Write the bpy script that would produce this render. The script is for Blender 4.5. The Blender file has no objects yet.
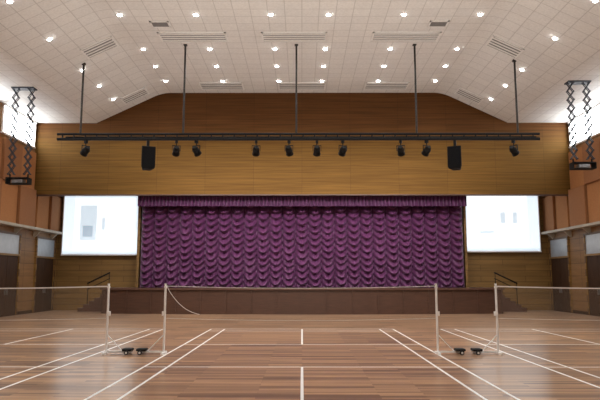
import bpy, math, random
from mathutils import Vector
random.seed(4)
scene=bpy.context.scene
try:
    scene.view_settings.view_transform='Standard'
    scene.view_settings.look='None'
except Exception: pass
COL=scene.collection

# ---------------------------------------------------------------- materials
def nodes(name):
    m=bpy.data.materials.new(name); m.use_nodes=True
    nt=m.node_tree; b=nt.nodes['Principled BSDF']
    return m,nt,b
def pmat(name,c1,c2=None,scale=(1,1,1),nscale=3.0,rough=.6,metal=0,spec=.5,emis=None,estr=0,coat=0):
    m,nt,b=nodes(name)
    if c2 is None: c2=tuple(x*.85 for x in c1)
    tc=nt.nodes.new('ShaderNodeTexCoord'); mp=nt.nodes.new('ShaderNodeMapping'); mp.inputs['Scale'].default_value=scale
    n=nt.nodes.new('ShaderNodeTexNoise'); n.inputs['Scale'].default_value=nscale; n.inputs['Detail'].default_value=5
    r=nt.nodes.new('ShaderNodeValToRGB'); r.color_ramp.elements[0].position=.35; r.color_ramp.elements[1].position=.65
    r.color_ramp.elements[0].color=(*c1,1); r.color_ramp.elements[1].color=(*c2,1)
    nt.links.new(tc.outputs['Object'],mp.inputs[0]); nt.links.new(mp.outputs[0],n.inputs['Vector'])
    nt.links.new(n.outputs['Fac'],r.inputs[0]); nt.links.new(r.outputs[0],b.inputs['Base Color'])
    b.inputs['Roughness'].default_value=rough; b.inputs['Metallic'].default_value=metal
    b.inputs['Specular IOR Level'].default_value=spec
    if emis: b.inputs['Emission Color'].default_value=(*emis,1); b.inputs['Emission Strength'].default_value=estr
    return m
def panelmat(name,ca,cb,ax,w,h,mort=.012,mcol=(.05,.03,.02),grain=(1,1,12),rough=.5,off=.0,spec=.4,zsplit=None,ca2=None,gstr=.35):
    m,nt,b=nodes(name); N=nt.nodes; L=nt.links
    tc=N.new('ShaderNodeTexCoord'); s=N.new('ShaderNodeSeparateXYZ'); c=N.new('ShaderNodeCombineXYZ')
    L.new(tc.outputs['Object'],s.inputs[0])
    L.new(s.outputs['XYZ'.index(ax[0].upper())],c.inputs[0]); L.new(s.outputs['XYZ'.index(ax[1].upper())],c.inputs[1])
    br=N.new('ShaderNodeTexBrick'); br.offset=off; br.inputs['Scale'].default_value=1
    br.inputs['Brick Width'].default_value=w; br.inputs['Row Height'].default_value=h; br.inputs['Mortar Size'].default_value=mort
    br.inputs['Mortar Smooth'].default_value=.3
    br.inputs['Color1'].default_value=(*ca,1); br.inputs['Color2'].default_value=(*cb,1); br.inputs['Mortar'].default_value=(*mcol,1)
    L.new(c.outputs[0],br.inputs['Vector'])
    mp=N.new('ShaderNodeMapping'); mp.inputs['Scale'].default_value=grain; L.new(tc.outputs['Object'],mp.inputs[0])
    n=N.new('ShaderNodeTexNoise'); n.inputs['Scale'].default_value=1; n.inputs['Detail'].default_value=6; L.new(mp.outputs[0],n.inputs['Vector'])
    mr=N.new('ShaderNodeMapRange'); mr.inputs[1].default_value=.3; mr.inputs[2].default_value=.7
    mr.inputs[3].default_value=1-gstr; mr.inputs[4].default_value=1+gstr; L.new(n.outputs['Fac'],mr.inputs[0])
    mx=N.new('ShaderNodeVectorMath'); mx.operation='MULTIPLY'
    L.new(br.outputs['Color'],mx.inputs[0]); L.new(mr.outputs[0],mx.inputs[1])
    out=mx.outputs[0]
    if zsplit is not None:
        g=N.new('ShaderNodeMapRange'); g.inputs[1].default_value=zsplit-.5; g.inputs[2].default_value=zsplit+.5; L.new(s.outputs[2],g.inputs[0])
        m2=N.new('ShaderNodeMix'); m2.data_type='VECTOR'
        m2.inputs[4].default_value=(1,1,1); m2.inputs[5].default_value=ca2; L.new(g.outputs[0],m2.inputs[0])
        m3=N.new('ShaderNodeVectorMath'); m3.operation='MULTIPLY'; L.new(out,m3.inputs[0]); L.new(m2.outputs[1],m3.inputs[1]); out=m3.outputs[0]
    L.new(out,b.inputs['Base Color'])
    b.inputs['Roughness'].default_value=rough; b.inputs['Specular IOR Level'].default_value=spec
    return m
def emat(name,c,s):
    m,nt,b=nodes(name)
    b.inputs['Base Color'].default_value=(*c,1)
    tc=nt.nodes.new('ShaderNodeTexCoord'); n=nt.nodes.new('ShaderNodeTexNoise'); n.inputs['Scale'].default_value=1.5
    mr=nt.nodes.new('ShaderNodeMapRange'); mr.inputs[3].default_value=s*.93; mr.inputs[4].default_value=s*1.07
    nt.links.new(tc.outputs['Object'],n.inputs['Vector']); nt.links.new(n.outputs['Fac'],mr.inputs[0])
    b.inputs['Emission Color'].default_value=(*c,1); nt.links.new(mr.outputs[0],b.inputs['Emission Strength'])
    return m

M_floor=panelmat('floor_parquet',(.56,.32,.16),(.17,.083,.04),'xy',1.8,.11,.002,(.12,.065,.038),grain=(.7,9,1),rough=.24,off=.37,spec=.7,gstr=.24)
bf=M_floor.node_tree.nodes['Principled BSDF']
bf.inputs['Sheen Weight'].default_value=.42; bf.inputs['Sheen Roughness'].default_value=.28; bf.inputs['Sheen Tint'].default_value=(1,.97,.94,1)
M_line=pmat('court_line_paint',(.92,.92,.91),(.85,.85,.84),rough=.35)
M_ceil=panelmat('ceiling_tile',(.66,.65,.63),(.625,.615,.60),'xy',.6,.6,.016,(.48,.47,.455),grain=(14,14,14),rough=.9,gstr=.07)
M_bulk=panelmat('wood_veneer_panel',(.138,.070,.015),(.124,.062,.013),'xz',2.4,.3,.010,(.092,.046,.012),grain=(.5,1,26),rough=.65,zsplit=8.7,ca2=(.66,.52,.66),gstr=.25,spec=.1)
M_back=panelmat('wood_plank_wall',(.25,.145,.045),(.21,.12,.036),'xz',2.4,.3,.012,(.1,.05,.02),grain=(.5,1,9),rough=.5,off=.5,gstr=.2)
M_side=panelmat('side_wall_board',(.25,.135,.056),(.22,.12,.048),'yz',1.2,.6,.012,(.08,.04,.02),grain=(1,.6,8),rough=.6,gstr=.15)
M_orange=pmat('orange_brown_acoustic_fabric',(.42,.185,.066),(.38,.165,.058),nscale=14,rough=.9)
M_orange2=pmat('dark_acoustic_fabric',(.31,.135,.052),(.28,.12,.046),nscale=14,rough=.9)
M_rear=pmat('painted_rear_wall',(.55,.45,.38),(.5,.42,.36),rough=.9)
M_stage=pmat('dark_stage_wood',(.080,.040,.026),(.055,.027,.018),scale=(.6,1,8),nscale=3,rough=.35)
M_stagetop=pmat('stage_edge_wood',(.10,.052,.036),(.08,.04,.028),scale=(.6,1,6),nscale=3,rough=.3)
M_black=pmat('black_paint',(.010,.010,.011),(.016,.016,.016),nscale=20,rough=.6,spec=.08)
M_grille=pmat('speaker_grille',(.006,.006,.007),(.012,.012,.013),nscale=90,rough=.8,spec=.04)
M_liftm=pmat('blue_grey_lift_steel',(.035,.038,.048),(.026,.029,.037),nscale=15,rough=.5,spec=.2)
M_steel=pmat('grey_steel',(.25,.25,.26),(.2,.2,.2),nscale=12,rough=.4,metal=.6)
M_rod=pmat('grey_steel_rod',(.06,.057,.055),(.045,.043,.04),nscale=12,rough=.5,spec=.1)
M_white=pmat('white_enamel',(.95,.95,.94),(.9,.9,.89),nscale=8,rough=.4)
M_diff=pmat('diffuser_metal',(.74,.73,.71),(.68,.67,.65),nscale=10,rough=.5)
M_slot=pmat('grey_slot',(.15,.147,.143),(.19,.185,.18),nscale=10,rough=.8)
M_rub=pmat('black_rubber',(.02,.02,.02),(.03,.03,.03),nscale=15,rough=.8,spec=.2)
M_door=pmat('dark_brown_door',(.06,.03,.016),(.042,.021,.012),scale=(1,6,1),nscale=2,rough=.6,spec=.2)
M_trans=pmat('frosted_glass',(.38,.42,.47),(.33,.37,.42),nscale=4,rough=.3)
M_ledge=pmat('beige_ledge_paint',(.42,.38,.31),(.37,.33,.27),nscale=5,rough=.6)
M_lamp=emat('downlight_lamp',(1,.99,.97),30)
M_win=emat('daylight_pane',(.93,.97,1),11)
M_curt=pmat('plum_velvet',(.088,.018,.070),(.066,.013,.053),nscale=5,rough=.5,spec=.4)
bc=M_curt.node_tree.nodes['Principled BSDF']
bc.inputs['Sheen Weight'].default_value=.15; bc.inputs['Sheen Tint'].default_value=(.75,.55,.85,1)
M_screen=emat('projected_light',(.76,.89,1.0),.98)
M_scr_hi=emat('projected_window',(.92,.98,1.0),1.15)
M_scr_gr=emat('projected_grey',(.40,.50,.60),.85)
M_scr_lt=emat('projected_pale_grey',(.62,.74,.84),.92)
M_lens=pmat('lamp_lens',(.25,.25,.22),(.35,.33,.3),nscale=10,rough=.1)
def netmat(cov,name,col):
    m,nt,b=nodes(name)
    tc=nt.nodes.new('ShaderNodeTexCoord'); s=nt.nodes.new('ShaderNodeSeparateXYZ'); nt.links.new(tc.outputs['Object'],s.inputs[0])
    fs=[]
    for i in (0,2):
        mu=nt.nodes.new('ShaderNodeMath'); mu.operation='MULTIPLY'; mu.inputs[1].default_value=1/.02; nt.links.new(s.outputs[i],mu.inputs[0])
        fr=nt.nodes.new('ShaderNodeMath'); fr.operation='FRACT'; nt.links.new(mu.outputs[0],fr.inputs[0])
        lt=nt.nodes.new('ShaderNodeMath'); lt.operation='LESS_THAN'; lt.inputs[1].default_value=cov; nt.links.new(fr.outputs[0],lt.inputs[0]); fs.append(lt)
    mx=nt.nodes.new('ShaderNodeMath'); mx.operation='MAXIMUM'; nt.links.new(fs[0].outputs[0],mx.inputs[0]); nt.links.new(fs[1].outputs[0],mx.inputs[1])
    nt.links.new(mx.outputs[0],b.inputs['Alpha']); b.inputs['Base Color'].default_value=(*col,1); b.inputs['Roughness'].default_value=.9
    return m
M_net=netmat(.05,'net_cord',(.55,.5,.46))
M_net2=netmat(.018,'fine_net_cord',(.2,.14,.12))

# ---------------------------------------------------------------- mesh builder
class MB:
    def __init__(s): s.v=[]; s.f=[]; s.m=[]
    def box(s,x0,x1,y0,y1,z0,z1,mi=0):
        b=len(s.v)
        s.v+=[(x0,y0,z0),(x1,y0,z0),(x1,y1,z0),(x0,y1,z0),(x0,y0,z1),(x1,y0,z1),(x1,y1,z1),(x0,y1,z1)]
        for q in ((3,2,1,0),(4,5,6,7),(0,1,5,4),(1,2,6,5),(2,3,7,6),(3,0,4,7)):
            s.f.append(tuple(b+i for i in q)); s.m.append(mi)
        return s
    def bar(s,p,q,r,n=8,r2=None,mi=0):
        p=Vector(p); q=Vector(q); d=(q-p).normalized()
        a=d.orthogonal().normalized(); c=d.cross(a)
        if r2 is None: r2=r
        b=len(s.v)
        for P,R in ((p,r),(q,r2)):
            for i in range(n):
                t=2*math.pi*i/n+math.pi/n
                s.v.append(tuple(P+a*math.cos(t)*R+c*math.sin(t)*R))
        for i in range(n):
            j=(i+1)%n; s.f.append((b+i,b+j,b+n+j,b+n+i)); s.m.append(mi)
        s.f.append(tuple(b+i for i in reversed(range(n)))); s.m.append(mi)
        s.f.append(tuple(b+n+i for i in range(n))); s.m.append(mi)
        return s
    def poly(s,pts,mi=0):
        b=len(s.v); s.v+=[tuple(p) for p in pts]; s.f.append(tuple(range(b,b+len(pts)))); s.m.append(mi); return s
    def prism(s,prof,y0,y1,mi=0):
        b=len(s.v); n=len(prof)
        s.v+=[(x,y0,z) for x,z in prof]+[(x,y1,z) for x,z in prof]
        for i in range(n):
            j=(i+1)%n; s.f.append((b+i,b+j,b+n+j,b+n+i)); s.m.append(mi)
        s.f.append(tuple(b+i for i in reversed(range(n)))); s.m.append(mi)
        s.f.append(tuple(b+n+i for i in range(n))); s.m.append(mi)
        return s
    def prismz(s,prof,z0,z1,mi=0):
        b=len(s.v); n=len(prof)
        s.v+=[(x,y,z0) for x,y in prof]+[(x,y,z1) for x,y in prof]
        for i in range(n):
            j=(i+1)%n; s.f.append((b+i,b+j,b+n+j,b+n+i)); s.m.append(mi)
        s.f.append(tuple(b+i for i in reversed(range(n)))); s.m.append(mi)
        s.f.append(tuple(b+n+i for i in range(n))); s.m.append(mi)
        return s
    def obj(s,name,mats,loc=(0,0,0),parent=None,smooth=False,bevel=0,label=None):
        me=bpy.data.meshes.new(name); me.from_pydata(s.v,[],s.f)
        if not isinstance(mats,(list,tuple)): mats=[mats]
        for m in mats: me.materials.append(m)
        me.polygons.foreach_set('material_index',s.m)
        if smooth: me.polygons.foreach_set('use_smooth',[len(p)==4 for p in s.f])
        me.update()
        o=bpy.data.objects.new(name,me); COL.objects.link(o); o.location=loc
        if parent: o.parent=parent
        if bevel:
            bm=o.modifiers.new('b','BEVEL'); bm.width=bevel; bm.segments=2; bm.limit_method='ANGLE'
        if label: o['label']=label
        return o
def empty(name,loc,label,cat,group=None,rot=None):
    e=bpy.data.objects.new(name,None); COL.objects.link(e); e.location=loc; e.empty_display_size=.2
    e['label']=label; e['category']=cat
    if group: e['group']=group
    if rot: e.rotation_euler=rot
    return e
def copy_thing(root,loc,rot=None,label=None):
    r=root.copy(); COL.objects.link(r); r.location=loc
    if rot is not None: r.rotation_euler=rot
    if label: r['label']=label
    def rec(a,b):
        for c in a.children:
            k=c.copy(); COL.objects.link(k); k.parent=b; rec(c,k)
    rec(root,r); return r
def struct(o): o['kind']='structure'; return o

W=13.3; YB=32.5; YF=29.3; YR=-6
ZS=9.4; ZT=10.96; XA=7.05; XB=10.3
SL=(ZT-ZS)/(XB-XA)
def zc(x):
    x=abs(x); k=.45
    if x<XA-k: return ZT
    if x<XA+k: return ZT-SL*(x-XA+k)**2/(4*k)
    if x<XB: return ZT-(x-XA)*SL
    return ZS
xsr=[0]+[XA-.45+.9*i/8 for i in range(9)]+[XB,W+.3]
XP=[-x for x in reversed(xsr[1:])]+xsr

# ---------------------------------------------------------------- floor with court lines
m=MB(); m.box(-W-.3,W+.3,YR-.3,YB+.3,-.3,0,0)
YN=13.85
lw=.046
def hl(x0,x1,y): m.box(x0,x1,y-lw*.4,y+lw*.4,-.01,.003,1)
def vl(x,y0,y1): m.box(x-lw/2,x+lw/2,y0,y1,-.01,.0034,1)
for cx in (-7.7,0,7.7):
    for dx in (-3.05,-2.59,2.59,3.05): vl(cx+dx,YN-6.7,YN+6.7)
    for dy in (-6.7,-5.94,-1.98,1.98,5.94,6.7): hl(cx-3.05,cx+3.05,YN+dy)
    vl(cx,YN+1.98,YN+6.7); vl(cx,YN-6.7,YN-1.98)
struct(m.obj('floor',[M_floor,M_line]))

# ceiling
m=MB(); n=len(XP)
m.v=[(x,y,zc(x)+dz) for dz in (0,.25) for y in (YR-.3,YF) for x in XP]
for l in range(2):
    for i in range(n-1):
        a=l*2*n+i; m.f.append((a,a+1,a+n+1,a+n)); m.m.append(0)
struct(m.obj('ceiling',M_ceil,smooth=True))
m=MB(); ZB=5.8
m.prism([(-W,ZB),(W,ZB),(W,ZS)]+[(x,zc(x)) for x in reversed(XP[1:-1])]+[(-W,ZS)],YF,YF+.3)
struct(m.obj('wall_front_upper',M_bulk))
m=MB(); m.box(-W,W,YF,YF+.32,ZB-.06,ZB); struct(m.obj('trim_1',M_stage))
m=MB(); m.box(-W,W,YF+.3,YB,6.7,6.9); struct(m.obj('ceiling_recess',M_rear))
m=MB(); m.box(-W-.3,W+.3,YB,YB+.3,0,7); struct(m.obj('wall_back',M_back))
m=MB(); m.box(-W-.3,W+.3,YR-.3,YR,0,11.2); struct(m.obj('wall_rear',M_rear))
for sx,nm in ((-1,'left'),(1,'right')):
    m=MB(); m.box(min(sx*W,sx*(W+.3)),max(sx*W,sx*(W+.3)),YR,YB,0,ZS); struct(m.obj('wall_'+nm,M_side))
    a,b=sorted((sx*8.32,sx*8.44)); m=MB(); m.box(a,b,30.75,YB,1.22,6.7); struct(m.obj('wall_wing_'+nm,M_back))

wn=0; dn=0; tn=1
def bx(m,sx,d0,d1,y0,y1,z0,z1,mi=0):
    a,b=sx*(W-d0),sx*(W-d1); m.box(min(a,b),max(a,b),y0,y1,z0,z1,mi)
for sx in (-1,1):
    for y0 in (13.2,17.6,22.0,25.9):
        wn+=1; m=MB(); y1=y0+3.2
        bx(m,sx,0,.03,y0,y1,8.15,9.32,0)
        bx(m,sx,0,.08,y0-.06,y1+.06,8.07,8.15,1); bx(m,sx,0,.08,y0-.06,y1+.06,9.32,9.39,1)
        for k in range(3):
            yy=y0+(y1-y0)*k/2; bx(m,sx,0,.06,yy-.03,yy+.03,8.15,9.32,1)
        struct(m.obj('window_%d'%wn,[M_win,M_white]))
    tn+=1; m=MB(); bx(m,sx,0,.45,15,YB-.2,4.02,4.14)
    for k in range(9):
        yy=15.6+k*2; m.prism([(sx*W,4.02),(sx*(W-.4),4.02),(sx*(W-.06),3.7),(sx*W,3.7)],yy,yy+.08)
    struct(m.obj('trim_%d'%tn,M_ledge))
    m=MB(); bx(m,sx,0,.04,15,YB-.1,0,.15); struct(m.obj('baseboard_'+('left' if sx<0 else 'right'),M_door))
    for y0 in (17.0,21.5,26.0,30.0):
        dn+=1; m=MB(); y1=y0+2.1
        bx(m,sx,0,.10,y0-.1,y0,.0,3.7,1); bx(m,sx,0,.10,y1,y1+.1,.0,3.7,1); bx(m,sx,0,.10,y0-.1,y1+.1,3.68,3.76,1); bx(m,sx,0,.10,y0,y1,2.7,2.8,1)
        bx(m,sx,0,.05,y0,(y0+y1)/2-.01,.0,2.7,0); bx(m,sx,0,.05,(y0+y1)/2+.01,y1,.0,2.7,0)
        bx(m,sx,.05,.1,(y0+y1)/2-.12,(y0+y1)/2-.08,.95,1.25,3); bx(m,sx,.05,.1,(y0+y1)/2+.08,(y0+y1)/2+.12,.95,1.25,3)
        bx(m,sx,0,.05,y0,y1,2.8,3.68,2)
        struct(m.obj('door_%d'%dn,[M_door,M_back,M_trans,M_steel]))
for sx in (-1,1):
    for k in range(9):
        for r in range(2):
            if k<7: y0=17.35+k*1.7; wd=1.66
            else: y0=29.66+(k-7)*1.4; wd=1.36
            z0=4.142+r*1.86; h=1.85
            if k>=7 and r==1: h=.6
            d=.12 if (k+r)%2 else .24
            m=MB(); m.box(-d if sx>0 else 0,0 if sx>0 else d,0,wd,0,h)
            o=m.obj('acoustic_panel',M_orange if (k+r)%2 else M_orange2,(sx*(W-.002),y0,z0),bevel=.02)
            o['label']='orange-brown fabric acoustic panel fixed on the side wall'; o['category']='wall panel'; o['group']='acoustic panels on the side walls'

# ---------------------------------------------------------------- stage (gently bowed front)
st=empty('stage',(0,29,0),'wide dark brown wooden stage platform below the curtain','stage')
def fy(x,off=0): return .75*(x/9.7)**2-.45+off
n=40
def outline(hw,off,yb): return [(-hw+2*hw*i/n,fy(-hw+2*hw*i/n,off)) for i in range(n+1)]+[(hw,yb),(-hw,yb)]
m=MB(); m.prismz(outline(9.7,.08,YB-29-.03),0,1.14)
for k in range(17):
    x=-9.66+k*19.32/16; m.box(x-.03,x+.03,fy(x,.04),fy(x,.12),.12,1.14)
m.obj('stage_body',M_stage,parent=st)
m=MB(); m.prismz(outline(9.78,0,YB-29-.03),1.14,1.22); m.obj('stage_floor',M_stagetop,parent=st)
def stairs(sx):
    e=empty('stage_stairs',(sx*9.80,31.1,0),'short dark wooden stairs with black handrail beside the stage','stairs','stairs beside the stage')
    m=MB()
    for i in range(6):
        x0=i*.28; h=1.2-(i+1)*.17
        a,b=sorted((sx*(x0+.005),sx*(x0+.28))); m.box(a,b,0,1.2,0,h)
    m.obj('steps',M_stagetop,parent=e)
    m=MB()
    p0=Vector((sx*.1,.05,1.98)); p1=Vector((sx*1.25,.05,1.42))
    m.bar(p0,p1,.04); m.bar(p0-Vector((0,0,.3)),p1-Vector((0,0,.3)),.02)
    for t,i in ((.03,0),(.97,4)):
        p=p0.lerp(p1,t); m.bar((p.x,.05,1.2-(i+1)*.17-.02),p,.018)
    m.obj('handrail',M_black,parent=e,smooth=True)
stairs(-1); stairs(1)

# ---------------------------------------------------------------- curtain
ce=empty('stage_curtain',(0,30.6,1.235),'deep plum purple ruched austrian stage curtain with pleated valance','curtain')
CW=8.19; CH=5.3; ncol=25; per=16; nz=340
nx=ncol*per+1; V=[];F=[]
rnd=[[random.uniform(-1,1) for _ in range(60)] for _ in range(ncol+1)]
for iz in range(nz+1):
    z=CH*iz/nz
    for ix in range(nx):
        x=-CW+2*CW*ix/(nx-1); c=min(ix//per,ncol-1); u=(ix-c*per)/per
        sag=.30*(4*u*(1-u))
        s=(z+sag+rnd[c][0]*.07+.03*math.sin(z*2.1+c))/.33
        k=int(math.floor(s)); fr=s-k
        jit=rnd[c][(k+5)%60]
        if fr<.27: p=math.sin(fr/.27*math.pi/2)
        else: p=(1-(fr-.27)/.73)**1.1
        bul=math.sin(math.pi*u)**.75
        d=.28*p*(.2+.8*bul)*(1+.25*jit)+.30*bul+.035*math.sin(u*math.pi*5+k*1.7)*bul
        V.append((x,-d,max(0,z)))
for iz in range(nz):
    for ix in range(nx-1):
        a=iz*nx+ix; F.append((a,a+1,a+nx+1,a+nx))
me=bpy.data.meshes.new('drape'); me.from_pydata(V,[],F); me.materials.append(M_curt); me.polygons.foreach_set('use_smooth',[True]*len(F))
o=bpy.data.objects.new('drape',me); COL.objects.link(o); o.parent=ce
V=[];F=[];n=2000
for iz,z in enumerate((4.02,4.08,4.5,5.3)):
    for i in range(n+1):
        x=-CW-.03+2*(CW+.03)*i/n; V.append((x,-.86-.07*math.sin(i/n*2*math.pi*92)*(1.3 if iz<2 else .9)-(.03 if iz==0 else 0),z))
for iz in range(3):
    for i in range(n):
        a=iz*(n+1)+i; F.append((a,a+1,a+n+2,a+n+1))
me=bpy.data.meshes.new('valance'); me.from_pydata(V,[],F); me.materials.append(M_curt); me.polygons.foreach_set('use_smooth',[True]*len(F))
o=bpy.data.objects.new('valance',me); COL.objects.link(o); o.parent=ce
m=MB(); m.bar((-CW,-.05,5.3),(CW,-.05,5.3),.05); m.obj('curtain_track',M_black,parent=ce)

# ---------------------------------------------------------------- projection screens
def screen(cx,left):
    e=empty('projection_screen',(cx,32.2,2.95 if left else 3.12),'pull-down projection screen showing a bright computer desktop image','projection screen','projection screens beside the stage')
    w=2.0;h=3.3
    m=MB(); m.box(-w-.08,w+.08,-.08,.29,h,h+.16); m.obj('screen_housing',M_white,parent=e,bevel=.02)
    m=MB(); m.box(-w-.05,w+.05,-.0,.01,0,h); m.box(-w-.06,w+.06,-.02,.03,-.05,0); m.obj('screen_fabric',M_white,parent=e)
    m=MB()
    def q(x0,x1,z0,z1,mi,k): m.box(x0,x1,-.004-k*.003,0-.001,z0,z1,mi)
    q(-w,w,.03,h-.02,0,0)
    if left:
        q(-w*.70,w*.92,.25,h-.25,1,1)
        q(-w*.55,-w*.10,.75,h-.65,3,2); q(-w*.47,-w*.2,.95,1.55,2,3); q(w*.04,w*.13,1.3,2.0,3,2)
    else:
        q(-w*.92,w*.70,.25,h-.25,1,1)
        q(-w*.03,w*.1,1.5,2.1,3,2); q(w*.3,w*.42,1.5,2.1,3,2); q(-w*.6,-w*.2,.95,1.1,3,2)
    q(-w,w,.03,.16,3,1)
    m.obj('projected_image',[M_screen,M_scr_hi,M_scr_gr,M_scr_lt],parent=e)
screen(-10.86,True); screen(10.74,False)

# ---------------------------------------------------------------- lighting rail
YL=23.0; ZL=7.2
e=empty('lighting_rail',(0,YL,ZL),'long black lighting rail hung from the ceiling on rods','lighting rail')
m=MB()
m.bar((-9.6,0,.10),(9.3,0,.10),.05); m.bar((-9.6,0,-.10),(9.3,0,-.10),.06)
x=-9.4
while x<9.3:
    m.bar((x,0,-.1),(x,0,.1),.03,6); x+=.45
m.bar((-9.3,.08,.0),(9.2,.08,.0),.03)
m.obj('rail_tube',M_black,parent=e)
for x in (-8.7,-4.66,-.22,4.5,8.46):
    m=MB(); m.bar((x,0,.12),(x,0,zc(x)-ZL-.02),.04); m.obj('hanger_rod',M_rod,parent=e,smooth=True)
    m=MB(); m.box(x-.07,x+.07,-.07,.07,zc(x)-ZL-.04,zc(x)-ZL-(-.035 if abs(x)>7.05 else .0)); m.obj('ceiling_plate',M_rod,parent=e)

def spot():
    e=empty('stage_spotlight',(0,YL,ZL-.165),'small black stage spotlight clamped under the lighting rail','spotlight','spotlights on the lighting rail')
    m=MB(); m.box(-.05,.05,-.06,.06,-.10,.01); m.bar((0,0,-.2),(0,0,-.08),.02); m.obj('clamp',M_black,parent=e)
    m=MB(); m.box(-.17,.17,-.02,.02,-.22,-.19); m.box(-.17,-.15,-.02,.02,-.42,-.19); m.box(.15,.17,-.02,.02,-.42,-.19); m.obj('yoke',M_black,parent=e)
    m=MB(); d=Vector((0,.72,-.55)).normalized(); c=Vector((0,0,-.40))
    m.bar(c-d*.20,c-d*.10,.08,14,.13); m.bar(c-d*.10,c+d*.14,.13,14,.13); m.bar(c+d*.14,c+d*.18,.15,14,.15)
    m.obj('lamp_housing',M_black,parent=e,smooth=True)
    m=MB(); m.bar(c+d*.18,c+d*.185,.12,14,.12); m.obj('lens',M_lens,parent=e)
    return e
sp=spot(); xs=[85,176,196,256,289,317,343,401,427,514]
rots=[.9,.3,-.4,.1,-.2,0,.25,-.3,.4,-.9]
for i,px in enumerate(xs):
    X=(px-302)*23.4/600
    if i==0: sp.location.x=X; sp.rotation_euler=(0,0,rots[0])
    else: copy_thing(sp,(X,YL,ZL-.165),(0,0,rots[i]))
e=empty('loudspeaker',(-6.03,YL,ZL-.17),'black loudspeaker cabinet hanging close under the lighting rail','loudspeaker','loudspeakers on the lighting rail')
m=MB(); T=-.26; B=-1.14
prof=[(-.26,T),(.26,T),(.27,T-.04),(.27,B+.08),(.23,B),(-.23,B),(-.27,B+.08),(-.27,T-.04)]
k=len(prof)
m.v=[(x,-.26,z) for x,z in prof]+[(x*.62,.24,z) for x,z in prof]
for i in range(k):
    j=(i+1)%k; m.f.append((i,j,k+j,k+i)); m.m.append(0)
m.f.append(tuple(reversed(range(k)))); m.m.append(0); m.f.append(tuple(range(k,2*k))); m.m.append(0)
m.obj('cabinet',M_black,parent=e,bevel=.02)
m=MB(); m.v=[(x*.88,y,(z-(T+B)/2)*.92+(T+B)/2) for y in (-.285,-.259) for x,z in prof]
for i in range(k):
    j=(i+1)%k; m.f.append((i,j,k+j,k+i)); m.m.append(0)
m.f.append(tuple(reversed(range(k)))); m.m.append(0); m.f.append(tuple(range(k,2*k))); m.m.append(0)
m.obj('grille',M_grille,parent=e)
m=MB(); m.box(-.05,.05,-.05,.05,T-.01,.01); m.box(-.16,.16,-.04,.04,T-.01,T+.04)
m.obj('bracket',M_black,parent=e)
e.rotation_euler=(0,0,.4); copy_thing(e,(5.98,YL,ZL-.17),(0,0,-.4))

# ---------------------------------------------------------------- downlights
def down():
    e=empty('ceiling_downlight',(0,0,0),'round recessed ceiling downlight glowing white','downlight','recessed downlights in the ceiling')
    m=MB(); n=20; ro=.115; ri=.082
    for i in range(n):
        a=2*math.pi*i/n; m.v+=[(ro*math.cos(a),ro*math.sin(a),-.003),(ri*math.cos(a),ri*math.sin(a),-.025),(ro*math.cos(a),ro*math.sin(a),.01)]
    for i in range(n):
        j=(i+1)%n; m.f.append((3*i,3*j,3*j+1,3*i+1)); m.m.append(0); m.f.append((3*i,3*i+2,3*j+2,3*j)); m.m.append(0)
    m.obj('trim_ring',M_white,parent=e,smooth=True)
    m=MB(); m.bar((0,0,-.03),(0,0,.005),.084,20); m.bar((0,0,-.055),(0,0,-.03),.055,20,.084); m.obj('lamp',M_lamp,parent=e)
    return e
slope=math.atan(SL)
dl=down(); first=True
cols=(-8.9,-6.45,-3.75,-1.1,.95,3.6,6.3,8.9)
for ry in (8.6,11.5,14.4,17.3,20.2,23.4,25.4,27.4):
    for x in cols:
        rot=(0,-slope,0) if x<-XA else ((0,slope,0) if x>XA else (0,0,0))
        loc=(x,ry,zc(x)-.005)
        if first: dl.location=loc; dl.rotation_euler=rot; first=False
        else: copy_thing(dl,loc,rot)
        ld=bpy.data.lights.get('downlight_spot')
        if ld is None:
            ld=bpy.data.lights.new('downlight_spot','SPOT'); ld.energy=135; ld.spot_size=math.radians(130); ld.spot_blend=.8; ld.color=(1,.96,.90); ld.shadow_soft_size=.08
        lo=bpy.data.objects.new('downlight_spot',ld); COL.objects.link(lo); lo.location=(x,ry,zc(x)-.14)

# ---------------------------------------------------------------- air diffusers
def diffuser(w,d,dark,loc,rot):
    e=empty('air_diffuser',loc,'long slotted air-conditioning diffuser set into the ceiling' if not dark else 'dark return air grille in the ceiling','air vent','air vents in the ceiling',rot)
    m=MB(); t=.06
    m.box(-w/2,w/2,-d/2,-d/2+t,-.03,0.01); m.box(-w/2,w/2,d/2-t,d/2,-.03,.01); m.box(-w/2,-w/2+t,-d/2,d/2,-.03,.01); m.box(w/2-t,w/2,-d/2,d/2,-.03,.01)
    m.obj('frame',M_diff,parent=e)
    m=MB(); m.box(-w/2+t,w/2-t,-d/2+t,d/2-t,-.012,0.005,0)
    k=4
    for i in range(k):
        y=-d/2+t+(d-2*t)*(i+.5)/k; m.box(-w/2+t,w/2-t,y-.045,y+.045,-.028,-.01,1)
    m.obj('louvre',[M_slot,M_diff if not dark else M_slot],parent=e)
for (x,y,w,d,dk) in ((-4.2,22.2,2.6,.9,0),(-.3,22.2,2.5,.9,0),(4.0,22.2,2.6,.9,0),(-7.85,22.3,1.3,.95,0),(7.85,22.3,1.3,.95,0),
                  (-3.9,28.2,2.1,1.1,0),(0,28.2,2.3,1.1,0),(4.1,28.2,2.1,1.1,0),(-8.1,28.2,1.3,1.0,0),(8.1,28.2,1.3,1.0,0),
                  (-5.2,21.0,.7,.5,1),(5.0,21.0,.7,.5,1)):
    rot=(0,-slope,0) if x<-XA else ((0,slope,0) if x>XA else (0,0,0))
    diffuser(w,d,dk,(x,y,zc(x)-.005),rot)

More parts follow.
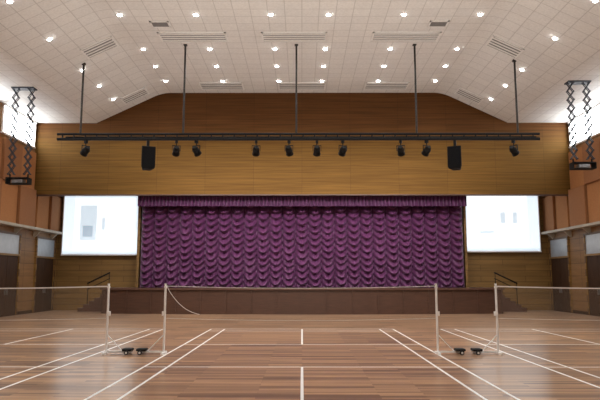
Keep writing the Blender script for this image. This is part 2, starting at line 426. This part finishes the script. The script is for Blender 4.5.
# ---------------------------------------------------------------- projector lifts
def lift(loc,H):
    e=empty('projector_lift',loc,'slim dark blue-grey scissor-arm projector lift hanging from the ceiling','projector lift','projector lifts under the ceiling')
    m=MB(); m.box(-.45,.45,-.2,.2,-.05,0); m.obj('ceiling_plate',M_liftm,parent=e)
    n=max(6,int(H/.36)); ch=(H-.2)/n
    for sx in (-.32,.32):
        m=MB()
        for yy in (-.05,.05):
            for i in range(n):
                z=-.05-i*ch
                m.bar((sx-.12,yy,z),(sx+.12,yy,z-ch),.022,4); m.bar((sx+.12,yy,z),(sx-.12,yy,z-ch),.022,4)
        for i in range(n+1):
            z=-.05-i*ch
            for q in (-.12,.12): m.bar((sx+q,-.07,z),(sx+q,.07,z),.028,8)
        m.obj('scissor_arm',M_liftm,parent=e)
    m=MB(); m.box(-.44,.44,-.2,.2,-H-.04,-H+.0); m.box(-.44,-.42,-.2,.2,-H-.24,-H); m.box(.42,.44,-.2,.2,-H-.24,-H); m.box(-.44,.44,-.2,.2,-H-.26,-H-.24)
    m.bar((-.36,0,-H),(-.36,0,-H+.15),.03); m.bar((.36,0,-H),(.36,0,-H+.15),.03)
    m.obj('platform',M_black,parent=e)
    p=empty('projector',(loc[0],loc[1],loc[2]-H-.239),'dark grey projector sitting on the lift platform','projector','projectors on the lifts')
    m=MB(); m.box(-.22,.22,-.16,.16,.02,.16)
    for a in (-.18,.18):
        for b in (-.12,.12): m.box(a-.02,a+.02,b-.02,b+.02,0,.02)
    m.obj('body',M_steel,parent=p,bevel=.03)
    m=MB(); m.bar((.1,.16,.09),(.1,.2,.09),.05,16); m.obj('lens',M_lens,parent=p,smooth=True)
lift((-11.35,23.7,ZS),3.72); lift((10.92,23.0,ZS),3.25)

# ---------------------------------------------------------------- net posts & nets
def post(x,dirx):
    e=empty('net_post',(x,YN,0),'white portable badminton net post with weighted wheeled base','net post','badminton net posts')
    e.rotation_euler=(0,0,0 if dirx>0 else math.pi)
    m=MB(); m.bar((0,0,.06),(0,0,1.55),.025,12); m.bar((0,0,1.55),(0,0,1.575),.028,12); m.box(-.028,.028,-.028,.028,1.47,1.52); m.box(-.02,.06,-.03,.03,.85,.95)
    m.obj('upright',M_white,parent=e)
    m=MB(); m.box(-.028,.58,-.025,.025,.03,.07); m.box(-.028,.02,-.22,.22,.0,.05); m.bar((.02,0,.42),(.36,0,.07),.011)
    m.obj('base_frame',M_white,parent=e)
    m=MB(); m.box(.38,.60,-.12,.12,.071,.13); m.obj('weight',M_rub,parent=e,bevel=.02)
    for s in (-.16,.16):
        m=MB(); m.bar((.5,s-.018,.048),(.5,s+.018,.048),.048,18); m.bar((.5,s-.022,.048),(.5,s+.022,.048),.025,12,mi=1); m.obj('wheel',[M_rub,M_white],parent=e,smooth=True)
post(-3.12,-1); post(-4.42,1); post(3.06,1); post(4.42,-1)
def net(x0,x1,mt,wt,cord=False):
    e=empty('badminton_net',(x0,YN,0),'thin badminton net with white top tape between posts','badminton net','badminton nets')
    n=40; L=x1-x0
    def grid(zt,zb,name,mat_):
        V=[];F=[]
        for i in range(n+1):
            t=i/n; sag=.05*4*t*(1-t)
            V+=[(L*t,0,zb-sag),(L*t,0,zt-sag)]
        for i in range(n): F.append((2*i,2*i+2,2*i+3,2*i+1))
        me=bpy.data.meshes.new(name); me.from_pydata(V,[],F); me.materials.append(mat_)
        o=bpy.data.objects.new(name,me); COL.objects.link(o); o.parent=e; return o
    grid(1.50,.79,'netting',mt)
    t=grid(1.525,1.525-wt,'top_tape',M_white); s=t.modifiers.new('s','SOLIDIFY'); s.thickness=.008; s.offset=0
    t=grid(.80,.792,'bottom_cord',M_white); s=t.modifiers.new('s','SOLIDIFY'); s.thickness=.006; s.offset=0
    if cord:
        m=MB(); pr=None
        for i in range(13):
            t=i/12; p=(.01+.75*t,-.03,1.50-.62*t**.8-.10*math.sin(math.pi*t))
            if pr: m.bar(pr,p,.006,6)
            pr=p
        m.obj('loose_cord',M_white,parent=e)
net(-3.085,3.025,M_net2,.014,True); net(-10.9,-4.455,M_net,.028); net(4.455,10.9,M_net,.028)

# ---------------------------------------------------------------- lights
def area(name,loc,rot,sx,sy,p,col,spread=None):
    l=bpy.data.lights.new(name,'AREA'); l.shape='RECTANGLE'; l.size=sx; l.size_y=sy; l.energy=p; l.color=col
    if spread: l.spread=math.radians(spread)
    o=bpy.data.objects.new(name,l); COL.objects.link(o); o.location=loc; o.rotation_euler=rot; return o
area('ceiling_fill',(0,17,7.0),(math.pi,0,0),20,26,500,(1,.98,.96))  # added fill facing up to brighten the ceiling, no fixture of the hall
area('front_wall_fill',(0,15,6.6),(math.radians(84),0,0),14,3,320,(1,.93,.80))  # unseen fill added mid-hall to light the upper front wall
area('curtain_fill',(0,23.6,8.6),(math.radians(51),0,0),15,.5,430,(1,.94,.95),80)  # extra light added from above to bring out the curtain folds
area('rear_fill',(0,-4,5.5),(math.radians(75),0,0),14,2,190,(1,.96,.90))  # fill added behind the camera to brighten posts and near floor
w=bpy.data.worlds.new('w'); scene.world=w; w.use_nodes=True
w.node_tree.nodes['Background'].inputs[0].default_value=(.8,.85,1,1); w.node_tree.nodes['Background'].inputs[1].default_value=.3

cd=bpy.data.cameras.new('camera'); cd.lens=36; cd.sensor_width=36
co=bpy.data.objects.new('camera',cd); COL.objects.link(co); co.location=(0,0,1.7)
co.rotation_euler=(math.radians(90+7.41),0,math.radians(.19)); scene.camera=co
